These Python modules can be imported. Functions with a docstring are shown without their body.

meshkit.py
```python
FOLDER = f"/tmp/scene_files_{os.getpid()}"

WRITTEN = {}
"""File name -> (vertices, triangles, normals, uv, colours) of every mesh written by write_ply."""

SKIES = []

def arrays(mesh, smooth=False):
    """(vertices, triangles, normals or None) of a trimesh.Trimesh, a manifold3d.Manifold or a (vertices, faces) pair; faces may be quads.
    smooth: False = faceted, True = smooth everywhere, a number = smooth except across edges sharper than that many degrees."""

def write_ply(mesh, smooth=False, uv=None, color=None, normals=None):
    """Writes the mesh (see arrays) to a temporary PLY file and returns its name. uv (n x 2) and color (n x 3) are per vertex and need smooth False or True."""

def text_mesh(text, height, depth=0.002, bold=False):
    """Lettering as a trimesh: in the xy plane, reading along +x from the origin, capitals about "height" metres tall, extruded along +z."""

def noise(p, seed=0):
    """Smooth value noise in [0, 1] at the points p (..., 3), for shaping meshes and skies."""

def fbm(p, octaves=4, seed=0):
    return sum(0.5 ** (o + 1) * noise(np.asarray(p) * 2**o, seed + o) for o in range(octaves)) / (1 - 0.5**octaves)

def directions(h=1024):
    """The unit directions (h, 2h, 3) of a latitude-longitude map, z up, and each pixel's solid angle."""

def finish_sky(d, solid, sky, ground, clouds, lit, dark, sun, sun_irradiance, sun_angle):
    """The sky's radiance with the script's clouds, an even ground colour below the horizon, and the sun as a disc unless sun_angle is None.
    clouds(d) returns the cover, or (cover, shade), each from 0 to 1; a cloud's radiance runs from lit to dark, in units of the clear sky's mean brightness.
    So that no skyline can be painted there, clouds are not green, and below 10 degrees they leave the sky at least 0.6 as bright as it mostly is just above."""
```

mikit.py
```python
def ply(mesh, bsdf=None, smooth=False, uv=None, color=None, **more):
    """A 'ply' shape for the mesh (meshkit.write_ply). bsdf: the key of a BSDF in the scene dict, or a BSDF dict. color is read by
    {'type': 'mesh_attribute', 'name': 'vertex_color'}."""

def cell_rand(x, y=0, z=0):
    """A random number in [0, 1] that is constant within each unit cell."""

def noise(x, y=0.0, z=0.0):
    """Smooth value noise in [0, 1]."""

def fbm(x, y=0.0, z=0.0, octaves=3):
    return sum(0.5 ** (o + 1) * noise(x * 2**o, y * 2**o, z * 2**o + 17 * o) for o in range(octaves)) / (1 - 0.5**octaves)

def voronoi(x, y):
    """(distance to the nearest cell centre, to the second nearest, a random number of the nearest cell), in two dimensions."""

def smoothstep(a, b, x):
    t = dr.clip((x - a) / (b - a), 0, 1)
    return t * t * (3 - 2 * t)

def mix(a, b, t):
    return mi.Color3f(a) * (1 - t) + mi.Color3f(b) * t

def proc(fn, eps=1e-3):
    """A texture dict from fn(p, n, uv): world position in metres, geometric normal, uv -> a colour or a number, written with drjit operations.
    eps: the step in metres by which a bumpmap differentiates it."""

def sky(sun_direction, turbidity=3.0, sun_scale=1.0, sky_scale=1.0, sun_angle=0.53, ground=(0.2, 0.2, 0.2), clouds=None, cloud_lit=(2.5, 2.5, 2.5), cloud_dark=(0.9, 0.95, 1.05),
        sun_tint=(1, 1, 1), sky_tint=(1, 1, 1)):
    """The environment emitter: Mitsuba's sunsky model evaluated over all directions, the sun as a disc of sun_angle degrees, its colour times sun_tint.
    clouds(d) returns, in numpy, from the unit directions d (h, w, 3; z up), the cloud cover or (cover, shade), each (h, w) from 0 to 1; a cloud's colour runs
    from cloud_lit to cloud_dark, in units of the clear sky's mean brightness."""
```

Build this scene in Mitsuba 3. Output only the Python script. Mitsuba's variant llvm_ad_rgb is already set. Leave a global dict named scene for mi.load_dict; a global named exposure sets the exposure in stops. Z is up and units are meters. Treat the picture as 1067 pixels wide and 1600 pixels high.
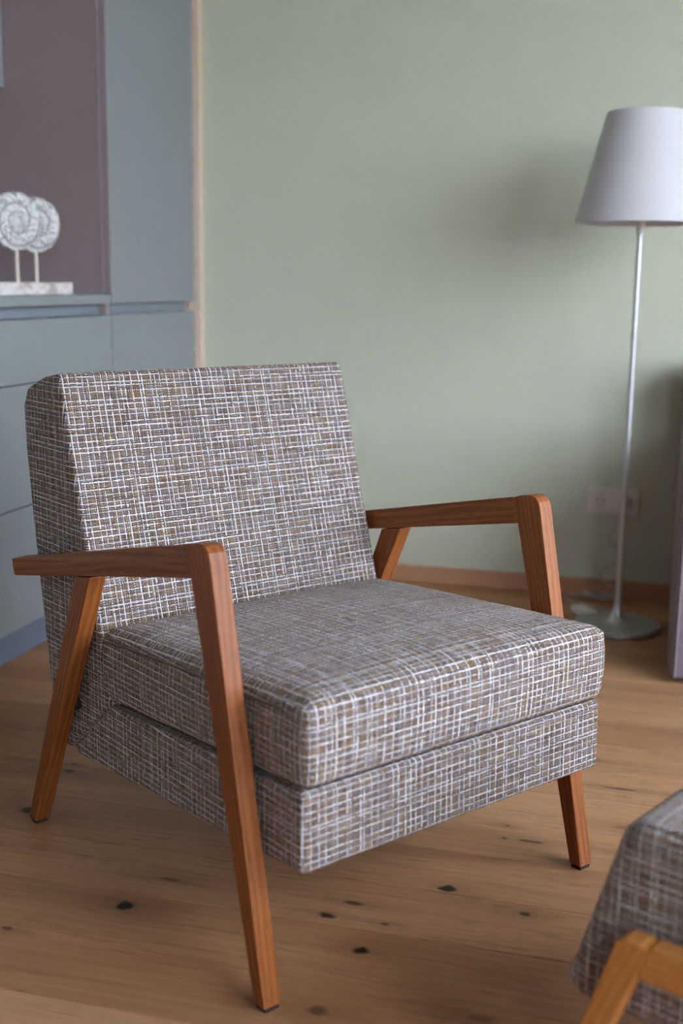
import math, random
import numpy as np, trimesh, manifold3d as m3
import drjit as dr
import mitsuba as mi
import meshkit, mikit
from mikit import noise, fbm, cell_rand, smoothstep, mix, proc
from mitsuba import ScalarTransform4f as T

random.seed(7)
scene, labels = {}, {}

# ------------------------------------------------------------------ camera, sky, exposure
EYE = np.array([0.0, 0.0, 1.0])
FWD = np.array([-0.25822248, 0.9468836, -0.19165751])
UP = np.array([-0.06389298, 0.18121297, 0.98136616])
scene['camera'] = {
    'type': 'thinlens', 'fov': math.degrees(2 * math.atan(533.5 / 1852.09)), 'fov_axis': 'x',
    'aperture_radius': 0.0085, 'focus_distance': 2.08, 'near_clip': 0.05, 'far_clip': 60.0,
    'to_world': T().look_at(origin=EYE.tolist(), target=(EYE + FWD).tolist(), up=UP.tolist())}
# bright overcast sky outside the windows
scene['sky'] = mikit.sky((0.6, -0.5, 0.6), turbidity=5.0, sun_scale=0.0, ground=(0.25, 0.25, 0.22), clouds=lambda d: np.ones(d.shape[:2]),
                         cloud_lit=(2.1, 2.35, 2.75))
exposure = 5.15

# ------------------------------------------------------------------ helpers
def dedupe(key):
    if key not in scene and key not in labels:
        return key
    i = 1
    while f'{key}_{i:03d}' in scene or f'{key}_{i:03d}' in labels:
        i += 1
    return f'{key}_{i:03d}'

def thing(name, label, cat, group=None):
    k = dedupe(name)
    labels[k] = {'label': label, 'category': cat}
    if group: labels[k]['group'] = group
    return k

def tag(k, label, cat, group=None):
    labels[k] = {'label': label, 'category': cat}
    if group: labels[k]['group'] = group

def part(parent, name, shape, label=None):
    k = dedupe(f'{parent}__{name}' if parent else name)
    scene[k] = shape
    if label: labels[k] = {'label': label}
    return k

def struct(name, shape, label=None):
    scene[name] = shape
    labels[name] = {'kind': 'structure'}
    if label: labels[name]['label'] = label
    return name

def to_tri(man):
    m = man.to_mesh()
    return trimesh.Trimesh(np.array(m.vert_properties[:, :3]), np.array(m.tri_verts), process=False)

def hull(points):
    return to_tri(m3.Manifold.hull_points(np.asarray(points, float)))

BALL = trimesh.creation.icosphere(subdivisions=1).vertices
def ball_hull(corners, r):
    """Convex solid through the corners (pulled in by about r) with edges rounded by r."""
    c = np.asarray(corners, float)
    mid = c.mean(0)
    q = hull(c)
    n = q.face_normals; d = (q.triangles_center * n).sum(1)
    out = []
    for p in c:                       # move each corner inwards along the planes that meet in it
        near = np.abs(n @ p - d) < 1e-6
        nn = n[near]
        uniq = []
        for a in nn:
            if not any(a @ b > 0.999 for b in uniq): uniq.append(a)
        sh = np.linalg.lstsq(np.array(uniq), -r * np.ones(len(uniq)), rcond=None)[0]
        out.append(p + sh)
    pts = np.vstack([np.array(o) + BALL * r for o in out])
    return hull(pts)

def box_mesh(x0, x1, y0, y1, z0, z1):
    return trimesh.creation.box(bounds=[[x0, y0, z0], [x1, y1, z1]])

def rbox(x0, x1, y0, y1, z0, z1, r=0.0015):
    return ball_hull([[x, y, z] for x in (x0, x1) for y in (y0, y1) for z in (z0, z1)], r)

def bx(x0, x1, y0, y1, z0, z1, mat, r=0.0015):
    return mikit.ply(rbox(x0, x1, y0, y1, z0, z1, r), mat, smooth=35)

def uv_ply(mesh, mat, axes=np.eye(3), unit=1.0, off=(0, 0), smooth=38, to_world=None):
    """A shape with uv in metres/unit by box mapping along the given axes (rows: a along, b, c), normals smooth over soft edges."""
    v, f, n = meshkit.arrays(mesh, smooth)
    A = np.asarray(axes, float)
    fn = np.cross(v[f[:, 1]] - v[f[:, 0]], v[f[:, 2]] - v[f[:, 0]]) @ A.T
    dom = np.argmax(np.abs(fn), 1)
    vid = f * 3 + dom[:, None]
    uniq, inv = np.unique(vid.ravel(), return_inverse=True)
    src, ax = uniq // 3, uniq % 3
    L = v[src] @ A.T
    uv = np.where((ax == 0)[:, None], L[:, [1, 2]], np.where((ax == 1)[:, None], L[:, [0, 2]], L[:, [0, 1]])) / unit + np.asarray(off)
    path = meshkit.write_ply((v[src], inv.reshape(-1, 3)), uv=uv, normals=n[src])
    s = {'type': 'ply', 'filename': path, 'face_normals': False, 'bsdf': {'type': 'ref', 'id': mat}}
    if to_world is not None: s['to_world'] = to_world
    return s

def tube_mesh(pts, r, sides=8, sub=6):
    from scipy.interpolate import CubicSpline
    p = np.asarray(pts, float)
    if sub > 1 and len(p) > 2:
        t = np.arange(len(p)); p = CubicSpline(t, p)(np.linspace(0, len(p) - 1, (len(p) - 1) * sub + 1))
    t = np.gradient(p, axis=0); t /= np.linalg.norm(t, axis=1, keepdims=True)
    a = np.zeros_like(p); ref = np.array([0.3, 0.2, 0.9])
    for i in range(len(p)):
        ref = ref - t[i] * (ref @ t[i]); ref /= np.linalg.norm(ref); a[i] = ref
    b = np.cross(t, a); ang = np.arange(sides) * 2 * np.pi / sides
    rr = np.broadcast_to(r, (len(p),))[:, None, None]
    v = p[:, None] + rr * (np.cos(ang)[None, :, None] * a[:, None] + np.sin(ang)[None, :, None] * b[:, None])
    n = len(p); f = []
    for i in range(n - 1):
        for j in range(sides):
            k = (j + 1) % sides
            f += [[i * sides + j, i * sides + k, (i + 1) * sides + k], [i * sides + j, (i + 1) * sides + k, (i + 1) * sides + j]]
    v = np.vstack([v.reshape(-1, 3), p[:1], p[-1:]])
    for j in range(sides):
        k = (j + 1) % sides
        f += [[n * sides, k, j], [n * sides + 1, (n - 1) * sides + j, (n - 1) * sides + k]]
    return trimesh.Trimesh(v, f, process=False)

def lathe(profile, at, sides=72):
    m = trimesh.creation.revolve(np.asarray(profile, float), sections=sides)
    m.fix_normals(); m.apply_translation(at)
    return m

# ------------------------------------------------------------------ materials
def rgb(*c): return {'type': 'rgb', 'value': list(c)}
def two(d): return {'type': 'twosided', 'bsdf': d}
def principled(col, rough=0.5, **k):
    return two({'type': 'principled', 'base_color': col if isinstance(col, dict) else rgb(*col), 'roughness': rough, **k})

def wall_tex(p, n, uv):
    q = fbm(p.x * 60, p.y * 60, p.z * 60, 2)
    c = mi.Color3f(0.545, 0.565, 0.440)
    return c * (0.985 + 0.03 * q)
scene['mat_green'] = principled(proc(wall_tex), 0.75, specular=0.25)
scene['mat_white_wall'] = principled((0.26, 0.215, 0.17), 0.8)
scene['mat_ceiling'] = principled((0.36, 0.34, 0.31), 0.8)
scene['mat_blue'] = principled((0.212, 0.236, 0.238), 0.42, specular=0.4)
scene['mat_plinth'] = principled((0.120, 0.145, 0.185), 0.5, specular=0.4)
scene['mat_niche'] = principled((0.27, 0.215, 0.215), 0.38, specular=0.45)
scene['mat_channel'] = principled((0.17, 0.20, 0.225), 0.5)
scene['mat_edge'] = principled((0.36, 0.33, 0.38), 0.4)
scene['mat_dark'] = principled((0.02, 0.02, 0.022), 0.5)
scene['mat_filler'] = principled((0.66, 0.52, 0.41), 0.55)
scene['mat_frame'] = principled((0.65, 0.65, 0.64), 0.45)
scene['mat_metal'] = two({'type': 'principled', 'base_color': rgb(0.56, 0.56, 0.57), 'roughness': 0.36, 'metallic': 0.75, 'specular': 0.5})
scene['mat_shade'] = principled((0.58, 0.58, 0.59), 0.7)
scene['mat_shade_in'] = principled((0.75, 0.75, 0.75), 0.8)
scene['mat_white_plastic'] = principled((0.70, 0.67, 0.63), 0.35)
scene['mat_cord'] = principled((0.42, 0.40, 0.37), 0.45)
scene['mat_pad'] = principled((0.015, 0.014, 0.013), 0.8)
scene['mat_pin'] = principled((0.60, 0.55, 0.48), 0.5)

def shell_tex(p, n, uv):
    x, z = uv.x, uv.y                       # position on the disc in radii
    R, A = dr.sqrt(x * x + z * z + 1e-6), dr.atan2(z, x) / (2 * math.pi)
    wob = fbm(x * 4, z * 4, 1.0, 3) - 0.5
    ph = dr.log(R) / math.log(0.50) + A + 0.10 * wob
    w = ph - dr.floor(ph)
    spiral = 1 - smoothstep(0.02, 0.15, dr.minimum(w, 1 - w))
    q = A * 15 + 1.6 * w + 1.2 * wob
    k = dr.abs(q - dr.floor(q) - 0.5)
    cut = (1 - smoothstep(0.06, 0.16, k)) * smoothstep(0.30, 0.5, noise(dr.floor(q) * 3.1, R * 7, 5.0))
    spots = smoothstep(0.60, 0.70, fbm(x * 9, z * 9, 4.0, 2))
    d = dr.maximum(dr.maximum(spiral * 0.75, cut * 0.9), spots * 0.5) * smoothstep(0.04, 0.12, R)
    return mix((0.64, 0.64, 0.62), (0.13, 0.12, 0.115), d)
scene['mat_shell'] = principled(proc(shell_tex), 0.6)
def stone_tex(p, n, uv):
    q = fbm(p.x * 30, p.y * 30, p.z * 50, 4)
    return mix((0.42, 0.35, 0.31), (0.64, 0.60, 0.57), smoothstep(0.35, 0.6, q))
scene['mat_stone'] = principled(proc(stone_tex), 0.65)

# floor oak: uv carries two random numbers of the plank; knots lie where the photograph shows them
KNOTS = [(-0.795, 1.612, .018, .015, 1), (-0.301, 1.819, .018, .014, 1), (-0.396, 1.596, .014, .011, 1), (-0.167, 1.774, .013, .008, .9), (-0.473, 1.678, .015, .010, .9),
         (-0.441, 1.727, .020, .007, .7), (-0.759, 1.712, .022, .007, .55), (-0.939, 1.497, .010, .007, .6), (-0.415, 1.430, .018, .012, .6), (-0.190, 1.478, .024, .010, .4),
         (-0.186, 2.031, .026, .006, .7), (-0.236, 2.030, .006, .005, .7), (-0.236, 2.083, .007, .005, .6), (-1.12, 1.880, .020, .014, .9), (-1.139, 2.067, .014, .008, .7),
         (-1.144, 2.103, .008, .006, .5), (-0.04, 2.315, .036, .006, .6), (-0.001, 3.216, .006, .006, .8), (-0.377, 1.679, .008, .006, .6), (-0.10, 2.45, .03, .008, .25), (-0.02, 2.14, .03, .010, .35)]
def oak_tex(p, n, uv):
    r1, r2 = uv.x, uv.y
    x, y = p.x, p.y
    warp, dark, halo = mi.Float(0), mi.Float(0), mi.Float(0)
    wob = fbm(x * 70, y * 70, 3.0, 2) - 0.5
    for kx, ky, a, b, kd in KNOTS:
        dx, dy = (x - kx), (y - ky)
        d = dr.sqrt(dr.square(dx / a) + dr.square(dy / b)) + wob * 0.7
        dark = dr.maximum(dark, (1 - smoothstep(0.45, 1.15, d)) * kd)
        h = dr.exp(-(dr.square(dx / (a * 4.5)) + dr.square(dy / (b * 2.6))))
        halo = dr.maximum(halo, h)
        warp = warp + dy * h * 0.6
    yy = y - warp + 0.030 * (fbm(x * 2.2 + r2 * 50, y * 9, r1 * 31, 3) - 0.5)
    rings = dr.sin((yy + r2 * 3.0) * (130 + 120 * r1) + 5.0 * fbm(x * 1.3 + 9 * r1, yy * 14, r2 * 7, 3))
    fine = fbm(x * 7 + r1 * 90, yy * 420, r2 * 13, 3)
    pores = smoothstep(0.60, 0.80, noise(x * 22 + 40 * r2, yy * 900, 1.0)) * smoothstep(0.35, 0.7, fbm(x * 5, yy * 60, r1 * 9, 2))
    patch = fbm(x * 2.0 + r1 * 17, yy * 10 + r2 * 5, 5.0, 3)
    c = mix((0.235, 0.098, 0.041), (0.460, 0.246, 0.126), 0.34 * r1 + 0.60 * (patch * 1.6 - 0.3) + 0.26 * (fine * 1.5 - 0.25) + 0.18 * (rings * 0.5 + 0.5))
    c = mix(c, mi.Color3f(0.140, 0.062, 0.026), 0.45 * pores + 0.16 * smoothstep(0.3, 1.0, rings))
    c = mix(c, mi.Color3f(0.125, 0.050, 0.020), halo * (0.32 + 0.3 * wob))
    return mix(c, mi.Color3f(0.010, 0.008, 0.007), dark * 0.97)
scene['mat_oak'] = principled(proc(oak_tex), 0.42, specular=0.25)

# stained wood of the seating: uv in metres, u along the grain
def wood_fn(dark, lite, deep):
    def f(p, n, uv):
        u, v = uv.x, uv.y
        vv = v + 0.010 * (fbm(u * 5, v * 30, 2.0, 3) - 0.5)
        rings = dr.sin(vv * 520 + 7 * fbm(u * 4, vv * 40, 8.0, 2))
        fine = fbm(u * 14, vv * 900, 4.0, 3)
        patch = fbm(u * 4, vv * 22, 1.0, 3)
        c = mix(dark, lite, 0.15 + 0.40 * patch + 0.25 * fine + 0.15 * rings)
        por = smoothstep(0.62, 0.8, noise(u * 40, vv * 1500, 6.0))
        return mix(c, mi.Color3f(deep), 0.35 * por)
    return f
scene['mat_wood'] = principled(proc(wood_fn((0.130, 0.031, 0.006), (0.370, 0.125, 0.032), (0.05, 0.012, 0.003))), 0.42, specular=0.3)
scene['mat_light_wood'] = principled(proc(wood_fn((0.380, 0.130, 0.026), (0.640, 0.290, 0.085), (0.22, 0.07, 0.015))), 0.42, specular=0.3)
scene['mat_baseboard'] = principled(proc(wood_fn((0.42, 0.205, 0.110), (0.58, 0.315, 0.180), (0.3, 0.14, 0.08))), 0.45)

# tweed: plain weave of mixed yarns with bright slubs floating over it
YARN = 0.0020
def yarn_col(h):
    c = mix((0.085, 0.050, 0.033), (0.190, 0.122, 0.080), smoothstep(0.10, 0.35, h))
    c = dr.select(h > 0.42, mi.Color3f(0.250, 0.158, 0.070), c)
    c = dr.select(h > 0.58, mi.Color3f(0.170, 0.135, 0.140), c)
    c = dr.select(h > 0.78, mi.Color3f(0.250, 0.212, 0.185), c)
    return dr.select(h > 0.95, mi.Color3f(0.085, 0.066, 0.066), c)
WHITE, SHADOWY = (0.63, 0.61, 0.62), (0.070, 0.052, 0.056)
def bright_index(k, step, seed):
    """(is this yarn the bright one of its group, is it the dark one beside it)"""
    g = dr.floor(k / step)
    at = g * step + dr.floor(cell_rand(g, seed, 3) * (step - 2.0))
    return dr.abs(k - at) < 0.5, dr.abs(k - at - 1) < 0.5
def weave(uv):
    a, b = uv.x / YARN + 4000.0, uv.y / YARN + 4000.0
    a = a + 0.35 * (noise(a * 0.22, b * 0.30, 3.0) - 0.5)
    b = b + 0.35 * (noise(a * 0.30, b * 0.22, 7.0) - 0.5)
    i, j = dr.floor(a), dr.floor(b)
    fa, fb = a - i, b - j
    ri, rj = cell_rand(i, 11, 1), cell_rand(3, j, 2)
    wi, di = bright_index(i, 6, 5)
    wj, dj = bright_index(j, 5, 6)
    run_i = cell_rand(i, dr.floor((b + 23 * ri) / (5 + 3 * ri)), 5)
    run_j = cell_rand(dr.floor((a + 31 * rj) / (6 + 4 * rj)), j, 6)
    par = (i + j) - 2 * dr.floor((i + j) / 2)
    top_i = wi & (run_i < 0.60) & (cell_rand(i, j, 12) > 0.08)
    top_j = wj & (run_j < 0.72) & (cell_rand(i, j, 13) > 0.08)
    weft = par > 0.5
    weft = dr.select(top_j, True, dr.select(top_i, False, weft))
    weft = dr.select(top_i & top_j, par > 0.5, weft)
    pale_i, pale_j = 0.62 + 0.42 * cell_rand(i, 21, 14), 0.62 + 0.42 * cell_rand(22, j, 15)
    col_i = dr.select(wi, mi.Color3f(WHITE) * pale_i, dr.select(di, mi.Color3f(SHADOWY), yarn_col(cell_rand(i, dr.floor(b / 14), 8))))
    col_j = dr.select(wj, mi.Color3f(WHITE) * pale_j, dr.select(dj, mi.Color3f(SHADOWY), yarn_col(cell_rand(dr.floor(a / 17), j, 9))))
    t = dr.select(weft, fb, fa)
    s = dr.select(weft, fa, fb)
    prof = 1 - dr.square(2 * t - 1)
    floating = dr.select(weft, top_j, top_i)
    along = dr.select(floating, mi.Float(1.0), 0.55 + 0.45 * (1 - dr.square(2 * s - 1)))
    h = dr.sqrt(prof) * along * dr.select(floating, mi.Float(1.0), mi.Float(0.75))
    return dr.select(weft, col_j, col_i), h
def tweed_tex(p, n, uv):
    c, h = weave(uv)
    fuzz = 0.86 + 0.28 * noise(uv.x * 2600, uv.y * 2600, 2.0)
    return c * fuzz * (0.55 + 0.45 * smoothstep(0.0, 0.55, h))     # the dark ground shows between yarns
def tweed_bump(p, n, uv):
    return weave(uv)[1]
scene['mat_tweed'] = two({'type': 'bumpmap', 'arbitrary': proc(tweed_bump, eps=0.0004), 'scale': 0.0008,
                          'bsdf': {'type': 'principled', 'base_color': proc(tweed_tex), 'roughness': 0.85, 'sheen': 0.8, 'specular': 0.15}})
def sofa_tex(p, n, uv):
    q = noise(uv.x * 900, uv.y * 900, 1.0); w = noise(uv.x * 2300, uv.y * 2300, 4.0)
    return mix((0.095, 0.072, 0.080), (0.30, 0.26, 0.285), 0.45 * q + 0.5 * w)
scene['mat_sofa'] = principled(proc(sofa_tex), 0.9, sheen=0.4, specular=0.15)

# ------------------------------------------------------------------ the room
YW, ZC, XL, XR, YF = 3.845, 3.00, -2.20, 2.35, -3.20
struct('floor', mikit.ply(box_mesh(XL - .1, XR + .1, YF - .1, YW + .1, -0.08, -0.016), 'mat_dark'), 'oak plank floor')
PW, ROW0 = 0.1493, 1.503
def plank(x0, x1, y0, y1):
    c, zt, zb = 0.0011, 0.0, -0.0158
    v = [[x, y, zb] for x, y in ((x0, y0), (x1, y0), (x1, y1), (x0, y1))] + [[x, y, zt - c] for x, y in ((x0, y0), (x1, y0), (x1, y1), (x0, y1))]
    v += [[x, y, zt] for x, y in ((x0 + c, y0 + c), (x1 - c, y0 + c), (x1 - c, y1 - c), (x0 + c, y1 - c))]
    f = []
    for k in (0, 4):
        for i in range(4):
            j = (i + 1) % 4
            f += [[k + i, k + j, k + 4 + j], [k + i, k + 4 + j, k + 4 + i]]
    f += [[8, 9, 10], [8, 10, 11], [0, 2, 1], [0, 3, 2]]
    v, f = np.array(v), np.array(f)
    return v[f.ravel()], np.arange(3 * len(f)).reshape(-1, 3)
rp = random.Random(21)
for k in range(math.floor((YF - ROW0) / PW), math.ceil((YW - ROW0) / PW)):
    y0, y1 = ROW0 + k * PW + 0.0003, ROW0 + (k + 1) * PW - 0.0003
    if y1 < YF or y0 > YW: continue
    x = XL - rp.random() * 1.6
    if 1.2 < y0 < 2.5: x = -1.5 - 0.3 * rp.random() - 2.3
    if k == 5: x = 0.095 - 2.2
    while x < XR:
        L = 2.2 if k == 5 else 2.3 if 1.2 < y0 < 2.5 else 1.7 + 0.6 * rp.random()
        v, f = plank(max(x, XL), min(x + L, XR) - 0.0004, max(y0, YF), min(y1, YW))
        t = (rp.random(), rp.random())
        if min(x + L, XR) - max(x, XL) > 0.02:
            part('floor', 'plank', mikit.ply((v, f), 'mat_oak', uv=np.tile(t, (len(v), 1))))
        x += L
struct('wall_back', mikit.ply(box_mesh(XL - .1, XR + .1, YW, YW + .12, -0.08, ZC), 'mat_green'), 'sage green painted wall')
struct('wall_left', mikit.ply(box_mesh(XL - .12, XL, YF - .1, YW, -0.08, ZC), 'mat_white_wall'))
struct('ceiling', mikit.ply(box_mesh(XL - .12, XR + .12, YF - .12, YW + .12, ZC, ZC + .1), 'mat_ceiling'))
struct('baseboard_back', uv_ply(rbox(-1.545, XR, YW - .014, YW, 0.0, 0.057, .002), 'mat_baseboard'), 'low wooden baseboard under the green wall')

def wall_with_opening(axis, at, thick, a0, a1, o0, o1, zlo, zhi):
    ms = []
    for (s0, s1, z0, z1) in ((a0, o0, -0.08, ZC), (o1, a1, -0.08, ZC), (o0, o1, -0.08, zlo), (o0, o1, zhi, ZC)):
        if s1 - s0 < 1e-4 or z1 - z0 < 1e-4: continue
        ms.append(box_mesh(at, at + thick, s0, s1, z0, z1) if axis == 'x' else box_mesh(s0, s1, at, at + thick, z0, z1))
    return trimesh.util.concatenate(ms)
WR = (-1.3, 2.9, 0.45, 2.90)      # right window: y0 y1 z0 z1
WF = (1.10, 2.15, 1.1, 2.90)      # window behind the camera: x0 x1 z0 z1
struct('wall_right', mikit.ply(wall_with_opening('x', XR, .12, YF - .1, YW, *WR), 'mat_white_wall'))
struct('wall_front', mikit.ply(wall_with_opening('y', YF - .12, .12, XL - .1, XR + .1, *WF), 'mat_white_wall'))
def window(n, axis, at, s0, s1, z0, z1, mull):
    ms, w = [], 0.06
    def b(a, c, e, g):
        ms.append(box_mesh(at - .03, at + .03, a, c, e, g) if axis == 'x' else box_mesh(a, c, at - .03, at + .03, e, g))
    b(s0, s0 + w, z0, z1); b(s1 - w, s1, z0, z1); b(s0 + w, s1 - w, z0, z0 + w); b(s0 + w, s1 - w, z1 - w, z1)
    for q in mull: b(q - w / 2, q + w / 2, z0 + w, z1 - w)
    struct(f'window_{n}', mikit.ply(trimesh.util.concatenate(ms), 'mat_frame'), 'white window frame')
window(1, 'x', XR + .06, *WR, (.75,))
window(2, 'y', YF - .06, *WF, ())

# ------------------------------------------------------------------ fitted cupboards on the left
XF, XB, YD, YE = -1.570, -2.195, 3.190, 3.818      # door faces, carcass back, tall cupboard from YD to YE
G = 0.0016
t = thing('tall_cabinet', 'tall blue-grey fitted cupboard with smooth handleless doors beside the green wall', 'cabinet')
part(t, 'carcass', bx(XB, XF - .024, YD + .001, YE, .105, 2.96, 'mat_niche'))
part(t, 'side_panel', bx(XF - .0235, XF - .0005, YD - .0003, YD + .0035, .953, 2.96, 'mat_niche', .0006))
part(t, 'upper_door', bx(XF - .022, XF, YD + .0042, YE, .925, 2.96, 'mat_blue'), 'tall upper door')
part(t, 'lower_door', bx(XF - .022, XF, YD + G, YE, .107, .892, 'mat_blue'), 'lower door under the finger-pull groove')
part(t, 'edge_strip', bx(XF - .0275, XF - .0245, YD - .0015, YD + .004, .955, 2.95, 'mat_edge', .0005))
part(t, 'plinth', bx(XB, -1.629, YD, YE, 0, .103, 'mat_plinth'))
part(t, 'finger_pull', bx(XF - .0238, XF - .019, YD + .03, YE - .045, .894, .923, 'mat_channel'), 'recessed finger-pull channel')
t = thing('end_panel', 'narrow light wood end panel between the blue-grey cupboard and the green wall', 'panel')
part(t, 'board', uv_ply(rbox(XB, -1.548, YE + .002, YW - .001, 0, 2.98, .001), 'mat_filler'))

YS = 0.9
t = thing('base_cabinet', 'blue-grey low cupboard run with wide handleless drawers under the open niche', 'cabinet')
part(t, 'carcass', bx(XB, XF - .045, YS, YD - .002, .105, .923, 'mat_niche'))
part(t, 'side_panel', bx(XF - .045, XF - .004, YD - .026, YD - .006, .893, .9245, 'mat_niche'))
part(t, 'finger_pull', bx(XF - .0445, XF - .028, YS, YD - .028, .8935, .9235, 'mat_channel'), 'recessed finger-pull channel')
for c0, c1 in ((2.02, YD - G), (YS, 2.02 - 2 * G)):
    for z0, z1 in ((.107, .4165), (.4195, .7295), (.7325, .892)):
        part(t, 'drawer_front', bx(XF - .022, XF, c0 + G, c1 - G, z0, z1, 'mat_blue'))
part(t, 'plinth', bx(XB, -1.629, YS, YD - .001, 0, .103, 'mat_plinth'), 'darker blue recessed plinth')
k = part(None, 'countertop', bx(XB, XF, YS, YD - .0005, .925, .951, 'mat_blue'))
tag(k, 'thin blue-grey counter carrying the two shell discs', 'countertop')
k = part(None, 'niche_panel', bx(XB, XB + .02, YS, YD - .0005, .9515, 2.96, 'mat_niche'))
tag(k, 'dull brown back panel of the open niche above the counter', 'panel')
t = thing('wall_cabinet', 'blue-grey wall cupboard corner hanging above the counter', 'cabinet')
part(t, 'carcass', bx(XB + .0205, -1.912, YS, YD - .004, 1.531, 2.96, 'mat_blue'))
part(t, 'door', bx(-1.910, -1.890, 2.2, YD - .003, 1.529, 2.96, 'mat_blue'))

# ------------------------------------------------------------------ shell discs on the counter
SX = -1.655
def disc_mesh(r, seed, turns=3.0):
    """Ammonite: a flat coiled tube of swelling width with ribs, standing in the local xz plane."""
    rr = np.random.default_rng(seed)
    nr, na = 40, 160
    R, A = np.meshgrid(np.linspace(0, 1, nr), np.arange(na) / na * 2 * np.pi, indexing='ij')
    ph = np.log(np.maximum(R, .02)) / np.log(0.50)      # log spiral whorls
    whorl = (ph + A / (2 * np.pi)) % 1.0
    groove = np.abs(np.sin(np.pi * whorl)) ** 0.5
    ribs = 0.5 + 0.5 * np.cos(A * 15 + 2.2 * np.log(np.maximum(R, .05)))
    lump = meshkit.fbm(np.stack([R * np.cos(A) * 5, R * np.sin(A) * 5, 0 * R], -1), 4, seed)
    h = (0.0125 * np.sqrt(np.clip(1 - R ** 3.5, 0, 1)) * (0.45 + 0.55 * groove) + .0035 * (ribs ** 0.6) * groove * (R > .15) * np.sqrt(np.clip(1 - R ** 4, 0, 1)) + .004 * (lump - .5) * (1 - R ** 6))
    edge = 1 + 0.03 * (meshkit.noise(np.stack([np.cos(A) * 2.5, np.sin(A) * 2.5, 0 * A], -1), seed) - .5) + .015 * np.cos(A * 15) * (R > .85)
    X, Z = r * R * edge * np.cos(A), r * R * edge * np.sin(A)
    v = np.concatenate([np.stack([X, -h, Z], -1).reshape(-1, 3), np.stack([X, h, Z], -1).reshape(-1, 3)])
    f = []
    for s in (0, 1):
        o = s * nr * na
        for i in range(nr - 1):
            a = np.arange(na); b = (a + 1) % na
            q = np.stack([o + i * na + a, o + i * na + b, o + (i + 1) * na + b, o + (i + 1) * na + a], 1)
            f.append(q if s else q[:, ::-1])
    o = (nr - 1) * na; a = np.arange(na); b = (a + 1) % na
    f.append(np.stack([o + a, o + b, o + nr * na + b, o + nr * na + a], 1))
    return v, np.vstack(f), np.column_stack([v[:, 0], v[:, 2]]) / r
t = thing('shell_sculpture', 'whitewashed sculpture of two ammonite discs on pins over a pale block on the counter', 'sculpture')
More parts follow.
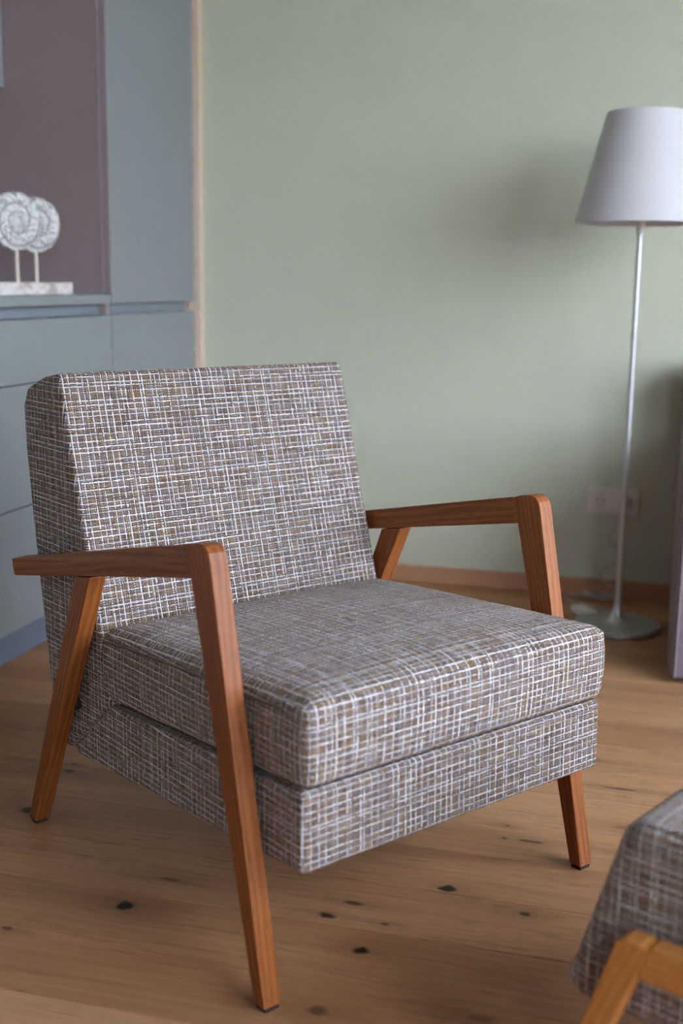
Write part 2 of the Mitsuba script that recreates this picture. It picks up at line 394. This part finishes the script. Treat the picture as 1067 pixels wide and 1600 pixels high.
part(t, 'block', uv_ply(rbox(SX - .045, SX + .040, 2.60, 3.045, .9515, .984, .003), 'mat_stone'), 'pale block')
for (cy, cz, r, sx, yaw, seed) in ((2.797, 1.139, .0745, SX + .012, 66, 3), (2.934, 1.136, .0725, SX - .010, 52, 8)):
    part(t, 'pin', mikit.ply(tube_mesh([[sx, cy + .002, .9835], [sx, cy, cz - r + .012]], .0052, 10, 1), 'mat_pin', smooth=40), 'thin pin')
    v, f, uvs = disc_mesh(r, seed)
    part(t, 'ammonite_disc', mikit.ply((v, f), 'mat_shell', smooth=True, uv=uvs, to_world=T().translate([sx, cy, cz]).rotate([0, 0, 1], yaw)), 'round ribbed shell disc')

# ------------------------------------------------------------------ socket plate
t = thing('wall_socket', 'white double power socket low on the green wall behind the lamp pole', 'power socket')
s0, s1, z0, z1 = -.223, -.064, .276, .362
part(t, 'plate', bx(s0, s1, YW - .008, YW - .0005, z0, z1, 'mat_white_plastic', .002))
for i in (0, 1):
    cx, cz, h = s0 + (s1 - s0) * (0.25 + 0.5 * i), (z0 + z1) / 2, .034
    ins = m3.Manifold.cube((2 * h, .004, 2 * h)).translate((cx - h, YW - .0115, cz - h))
    ins = ins - m3.Manifold.cylinder(.02, .021, .021, 40).rotate((90, 0, 0)).translate((cx, YW - .002, cz))
    ip = part(t, 'socket_insert', mikit.ply(to_tri(ins), 'mat_white_plastic', smooth=30))
    cup = m3.Manifold.cylinder(.002, .021, .021, 40).rotate((90, 0, 0)).translate((cx, YW - .0079, cz))
    part(t, 'socket_cup', mikit.ply(to_tri(cup), 'mat_white_plastic', smooth=30))
    for dx, dz in ((-.0095, 0), (.0095, 0)):
        part(ip, 'pin_hole', mikit.ply(lathe([[0, 0], [.0032, 0], [.0032, .0006], [0, .0006]], [0, 0, 0], 16).apply_transform(trimesh.transformations.rotation_matrix(math.pi / 2, [1, 0, 0])).apply_translation([cx + dx, YW - .0099, cz + dz]), 'mat_dark'))
    for dz in (-.0185, .0185):
        part(ip, 'earth_clip', mikit.ply(rbox(cx - .003, cx + .003, YW - .0125, YW - .0098, cz + dz - .0015, cz + dz + .0015, .0006), 'mat_dark'))

# ------------------------------------------------------------------ floor lamp
LX, LY = -.100, 3.485
t = thing('floor_lamp', 'slim silver floor lamp with a tapered white shade in front of the green wall', 'lamp')
part(t, 'base', mikit.ply(lathe([[0, 0], [.122, 0], [.126, .003], [.126, .013], [.123, .0165], [.05, .0205], [.030, .026], [.019, .036], [.0135, .052], [.011, .075], [0, .075]], [LX, LY, .0005], 96), 'mat_metal', smooth=40), 'round disc base')
part(t, 'pole', mikit.ply(lathe([[0, .07], [.0108, .07], [.0092, .16], [.0082, .30], [.0078, 1.14], [0, 1.14]], [LX, LY, 0], 32), 'mat_metal', smooth=40))
part(t, 'holder', mikit.ply(lathe([[0, 1.136], [.011, 1.136], [.0135, 1.175], [.0135, 1.24], [0, 1.24]], [LX, LY, 0], 32), 'mat_white_plastic', smooth=40), 'white lamp holder')
part(t, 'bulb', mikit.ply(lathe([[0, 1.238], [.012, 1.238], [.014, 1.26], [.028, 1.295], [.030, 1.315], [.022, 1.338], [0, 1.345]], [LX, LY, 0], 32), 'mat_shade_in', smooth=60))
zs0, zs1, rs0, rs1 = 1.166, 1.462, .1815, .108
part(t, 'lamp_shade', mikit.ply(lathe([[rs0 - .0012, zs0 + .001], [rs0, zs0], [rs0 + .0006, zs0 + .002], [rs1 + .0006, zs1 - .002], [rs1, zs1], [rs1 - .0012, zs1 - .001], [rs0 - .0012, zs0 + .001]], [LX, LY, 0], 128), 'mat_shade', smooth=40), 'tapered white fabric shade')
sp = [tube_mesh([[LX, LY, 1.236], [LX + math.cos(a) * (rs0 - .016), LY + math.sin(a) * (rs0 - .016), 1.225]], .0016, 6, 1) for a in (.3, .3 + 2.094, .3 + 4.189)]
part(t, 'shade_carrier', mikit.ply(trimesh.util.concatenate(sp), 'mat_frame', smooth=50))
cordp = [[-.106, 3.590, .022], [-.15, 3.66, .006], [-.21, 3.70, .006], [-.262, 3.735, .007], [-.275, 3.79, .006], [-.235, 3.80, .010], [-.19, 3.775, .012], [-.135, 3.77, .012], [-.12, 3.79, .018],
         [-.16, 3.805, .022], [-.215, 3.79, .024], [-.205, 3.755, .026], [-.14, 3.755, .024], [-.105, 3.785, .030], [-.15, 3.80, .055], [-.168, 3.79, .085], [-.15, 3.775, .115], [-.10, 3.765, .130],
         [-.058, 3.770, .148], [-.068, 3.80, .165], [-.115, 3.805, .170], [-.146, 3.795, .195], [-.138, 3.790, .235], [-.112, 3.800, .275], [-.104, 3.815, .312]]
part(t, 'cord', mikit.ply(tube_mesh(cordp, .0032, 8, 8), 'mat_cord', smooth=60), 'grey power cord coiled on the floor')
part(t, 'foot_switch', uv_ply(ball_hull(np.array([[x, y, z] for x in (-.022, .022) for y in (-.042, .042) for z in (0, .02)]) @ np.array([[.8, .6, 0], [-.6, .8, 0], [0, 0, 1]]) + [-.205, 3.600, .001], .004), 'mat_white_plastic'), 'white inline foot switch')
part(t, 'plug', mikit.ply(lathe([[0, 0], [.017, 0], [.018, .004], [.017, .022], [.010, .032], [0, .032]], [0, 0, 0], 24).apply_transform(trimesh.transformations.rotation_matrix(math.pi / 2, [1, 0, 0])).apply_translation([-.1038, YW - .0122, .319]), 'mat_cord', smooth=40))

# ------------------------------------------------------------------ sofa at the right edge
t = thing('sofa', 'grey-purple fabric sofa end with a piped edge at the right of the lamp', 'sofa')
sx0, sy0 = .048, 3.005
def soft(x0, x1, y0, y1, z0, z1, r):
    return uv_ply(rbox(x0, x1, y0, y1, z0, z1, r), 'mat_sofa', smooth=60)
part(t, 'armrest', soft(sx0, sx0 + .15, sy0, 3.619, .012, .58, .018))
part(t, 'armrest', soft(1.80, 1.95, sy0, 3.619, .012, .58, .018))
part(t, 'backrest', soft(sx0 + .001, 1.949, 3.62, 3.80, .012, .78, .03))
part(t, 'seat_base', soft(sx0 + .152, 1.798, sy0 + .02, 3.618, .05, .27, .015))
part(t, 'seat_cushion', soft(sx0 + .153, 1.0, sy0 + .015, 3.617, .272, .43, .03))
part(t, 'seat_cushion', soft(1.002, 1.797, sy0 + .015, 3.617, .272, .43, .03))
part(t, 'piping', mikit.ply(tube_mesh([[sx0 + .016, sy0 - .0005, .02], [sx0 + .016, sy0 - .0005, .3], [sx0 + .016, sy0 - .0005, .565]], .0035, 8, 1), 'mat_sofa', smooth=60), 'raised seam')
for x in (.12, 1.88):
    for y in (3.06, 3.68):
        part(t, 'foot', mikit.ply(lathe([[0, 0], [.015, 0], [.018, .014], [0, .014]], [x, y, 0], 20), 'mat_pad', smooth=30))

# ------------------------------------------------------------------ seating shared builders (local: x across, y backwards, z up)
def slab(profile, xs, scale_in, r=0.010):
    """Convex side profile (y, z) swept across x with rounded rims; profile corners rounded by r."""
    from shapely.geometry import Polygon
    P = Polygon(profile)
    pts = []
    w0, w1 = xs
    for k in range(6):
        a = k / 5 * math.pi / 2
        ins = r * (1 - math.sin(a)); off = r * (1 - math.cos(a))
        q = np.array(P.buffer(-(r + ins)).buffer(r, quad_segs=5).exterior.coords)[:-1]
        for x in (w0 + off, w1 - off):
            pts.append(np.column_stack([np.full(len(q), x), q]))
    return hull(np.vstack(pts))

def cushion(w, y0, y1, zb0, zt0, zb1, zt1, crown, r=0.013, n=26):
    """Boxed cushion: half width w, front y0 and back y1, bottom and top heights at front (0) and back (1)."""
    b = trimesh.creation.box([2, 2, 2])
    for _ in range(5): b = b.subdivide()
    v = b.vertices.copy()
    half = np.array([w, (y1 - y0) / 2, .065])
    # denser rims: keep the grid, move to a rounded box
    q = np.sign(v) * np.abs(v) ** 0.72 * half
    core = np.clip(q, -(half - r), half - r)
    d = q - core; L = np.linalg.norm(d, axis=1, keepdims=True)
    q = core + np.where(L > 1e-9, d / np.maximum(L, 1e-9) * r, 0)
    on = L[:, 0] < 1e-9
    q[on] = (np.sign(v) * np.abs(v) ** 0.72 * half)[on]
    s, tt = q[:, 0] / half[0], q[:, 1] / half[1]
    bulge = np.clip(1 - s ** 2, 0, 1) ** 0.8 * np.clip(1 - tt ** 4, 0, 1)
    up = (q[:, 2] / half[2] + 1) / 2
    f = (tt + 1) / 2
    zb, zt = zb0 + (zb1 - zb0) * f, zt0 + (zt1 - zt0) * f + crown * bulge
    z = zb + (zt - zb) * up
    belly = 0.004 * np.clip(1 - (2 * up - 1) ** 2, 0, 1)
    rim = np.minimum(half[0] - np.abs(q[:, 0]), half[1] - np.abs(q[:, 1]))
    z = z - 0.011 * np.exp(-np.maximum(rim, 0) / .016) * np.clip(2 * up - 1, 0, 1) + .004 * np.exp(-np.maximum(rim, 0) / .012) * np.clip(1 - 2 * up, 0, 1)
    x = q[:, 0] * (1 + belly / half[0]); y = (y0 + y1) / 2 + q[:, 1] * (1 + belly / half[1])
    m = trimesh.Trimesh(np.column_stack([x, y, z]), b.faces, process=False); m.merge_vertices()
    return m

def prism(poly, x0, x1, r):
    return ball_hull([[x, y, z] for x in (x0, x1) for y, z in poly], r)

def grain_axes(a):
    a = np.array([0, *a], float); a /= np.linalg.norm(a)
    return np.array([a, [1, 0, 0], np.cross(a, [1, 0, 0])])

# ------------------------------------------------------------------ the armchair
ang = math.atan2(0.81186577, 0.58384414)
ML = T().translate([1.36895881, 0.49862727, 0]).rotate([0, 0, 1], math.degrees(math.atan2(0.81186577, 0.58384414)))
t = thing('armchair', 'tweed armchair with splayed brown wooden side frames standing in front of the green wall', 'armchair')
WS, WI, WO = .310, .3195, .350
back = [(2.572, .296), (2.603, .555), (2.655, .716), (2.692, .838), (2.752, .828), (2.818, .806), (2.840, .775), (2.836, .694), (2.819, .579), (2.790, .405), (2.760, .242), (2.730, .189), (2.698, .162), (2.55, .172)]
part(t, 'backrest', uv_ply(slab([(2.533, .288), (2.548, .352), (2.573, .430), (2.694, .840), (2.760, .828), (2.822, .806), (2.841, .775), (2.837, .694), (2.820, .579), (2.791, .405), (2.762, .242), (2.735, .189), (2.700, .161)], (-WS, WS), 0, .011), 'mat_tweed', to_world=ML), 'leaning upholstered back')
part(t, 'seat_base', uv_ply(slab([(1.997, .208), (2.000, .325), (2.534, .289), (2.698, .160)], (-WS, WS), 0, .009), 'mat_tweed', off=(.3137, .177), to_world=ML), 'upholstered apron under the cushion')
part(t, 'seat_cushion', uv_ply(cushion(WS - .003, 1.994, 2.563, .327, .458, .293, .424, .016), 'mat_tweed', off=(.0713, .031), to_world=ML), 'thick boxed seat cushion')
for s in (-1, 1):
    x = s * (WS + .0045)
    part(t, 'seam', mikit.ply(tube_mesh([[x, 2.03, .437], [x, 2.2, .428], [x, 2.4, .416], [x, 2.54, .404]], .0022, 6, 4), 'mat_tweed_plain', smooth=60, to_world=ML))
scene['mat_tweed_plain'] = principled((0.10, 0.075, 0.06), 0.85)
for s in (-1, 1):
    a, b = sorted((s * WI, s * WO))
    lf = [(2.029, .006), (2.054, .006), (2.2215, .631), (2.213, .6345), (2.196, .638), (2.180, .640), (2.170, .6375), (2.163, .630), (2.159, .618)]
    k = part(t, 'front_leg', uv_ply(prism(lf, a, b, .0022), 'mat_wood', grain_axes((-.17, -.63)), off=(s * 1.3, .4 + s * .07), to_world=ML))
    part(k, 'foot_pad', uv_ply(prism([(2.031, 0.0), (2.052, 0.0), (2.053, .0065), (2.031, .0065)], a + .003, b - .003, .001), 'mat_pad', to_world=ML))
    lr = [(2.516, .5245), (2.573, .5135), (2.792, .006), (2.765, .006)]
    k = part(t, 'rear_leg', uv_ply(prism(lr, a, b, .0022), 'mat_wood', grain_axes((.23, -.52)), off=(s * .7 + .2, .9 + s * .05), to_world=ML))
    part(k, 'foot_pad', uv_ply(prism([(2.768, 0.0), (2.789, 0.0), (2.789, .0065), (2.768, .0065)], a + .003, b - .003, .001), 'mat_pad', to_world=ML))
    xi, xo = s * WI, s * WO
    c = [[xi, 2.2222, .6325], [xi, 2.2096, .586], [xo, 2.2096, .586], [xo, 2.2155, .607],
         [xi, 2.823, .4995], [xi, 2.815, .467], [xo, 2.815, .467], [xo, 2.8225, .4965]]
    part(t, 'armrest', uv_ply(ball_hull(c, .0022), 'mat_wood', grain_axes((.6, -.13)), off=(s * .45 + 3, .2 + s * .11), to_world=ML))
    for (y, z) in ((2.10, .262), (2.62, .262)):
        part(t, 'spacer', mikit.ply(trimesh.creation.cylinder(.010, WI - WS + .004, sections=20).apply_transform(trimesh.transformations.rotation_matrix(math.pi / 2, [0, 1, 0])).apply_translation([s * (WS + WI) / 2, y + .03, z]), 'mat_pad', to_world=ML))

# ------------------------------------------------------------------ the footstool in the corner
MO = T()
M_ = np.eye(4); M_[:3, 0] = [-.431, -.9023, 0]; M_[:3, 1] = [.9023, -.431, 0]; M_[:3, 3] = [.274, 1.4235, 0]
MO = T(M_)
t = thing('footstool', 'matching tweed footstool on light brown wooden legs, cropped at the lower right corner', 'footstool')
part(t, 'upholstered_body', uv_ply(slab([(-.296, .136), (-.226, .374), (-.205, .390), (.0, .400), (.205, .390), (.226, .374), (.296, .136)], (-.211, .211), 0, .022), 'mat_tweed', off=(.9, .4), to_world=MO), 'tweed covered body')
for s in (-1, 1):
    a, b = sorted((s * .219, s * .250))
    for q in (-1, 1):
        lg = [(q * .285, .005), (q * .258, .005), (q * .160, .262), (q * .172, .266), (q * .192, .266), (q * .203, .258)]
        k = part(t, 'leg', uv_ply(prism(lg, a, b, .003), 'mat_light_wood', grain_axes((q * .1, -.25)), off=(s * .3 + q, .5), to_world=MO))
        part(k, 'foot_pad', uv_ply(prism([(q * .282, 0), (q * .261, 0), (q * .261, .0055), (q * .282, .0055)], a + .003, b - .003, .001), 'mat_pad', to_world=MO))
    part(t, 'rail', uv_ply(prism([(-.1605, .266), (-.1765, .222), (.1765, .222), (.1605, .266)], a, b, .003), 'mat_light_wood', grain_axes((1, 0)), off=(s * .2 + 5, .1), to_world=MO))
    for y in (-.12, .12):
        part(t, 'spacer', mikit.ply(trimesh.creation.cylinder(.010, .014, sections=20).apply_transform(trimesh.transformations.rotation_matrix(math.pi / 2, [0, 1, 0])).apply_translation([s * .215, y, .245]), 'mat_pad', to_world=MO))
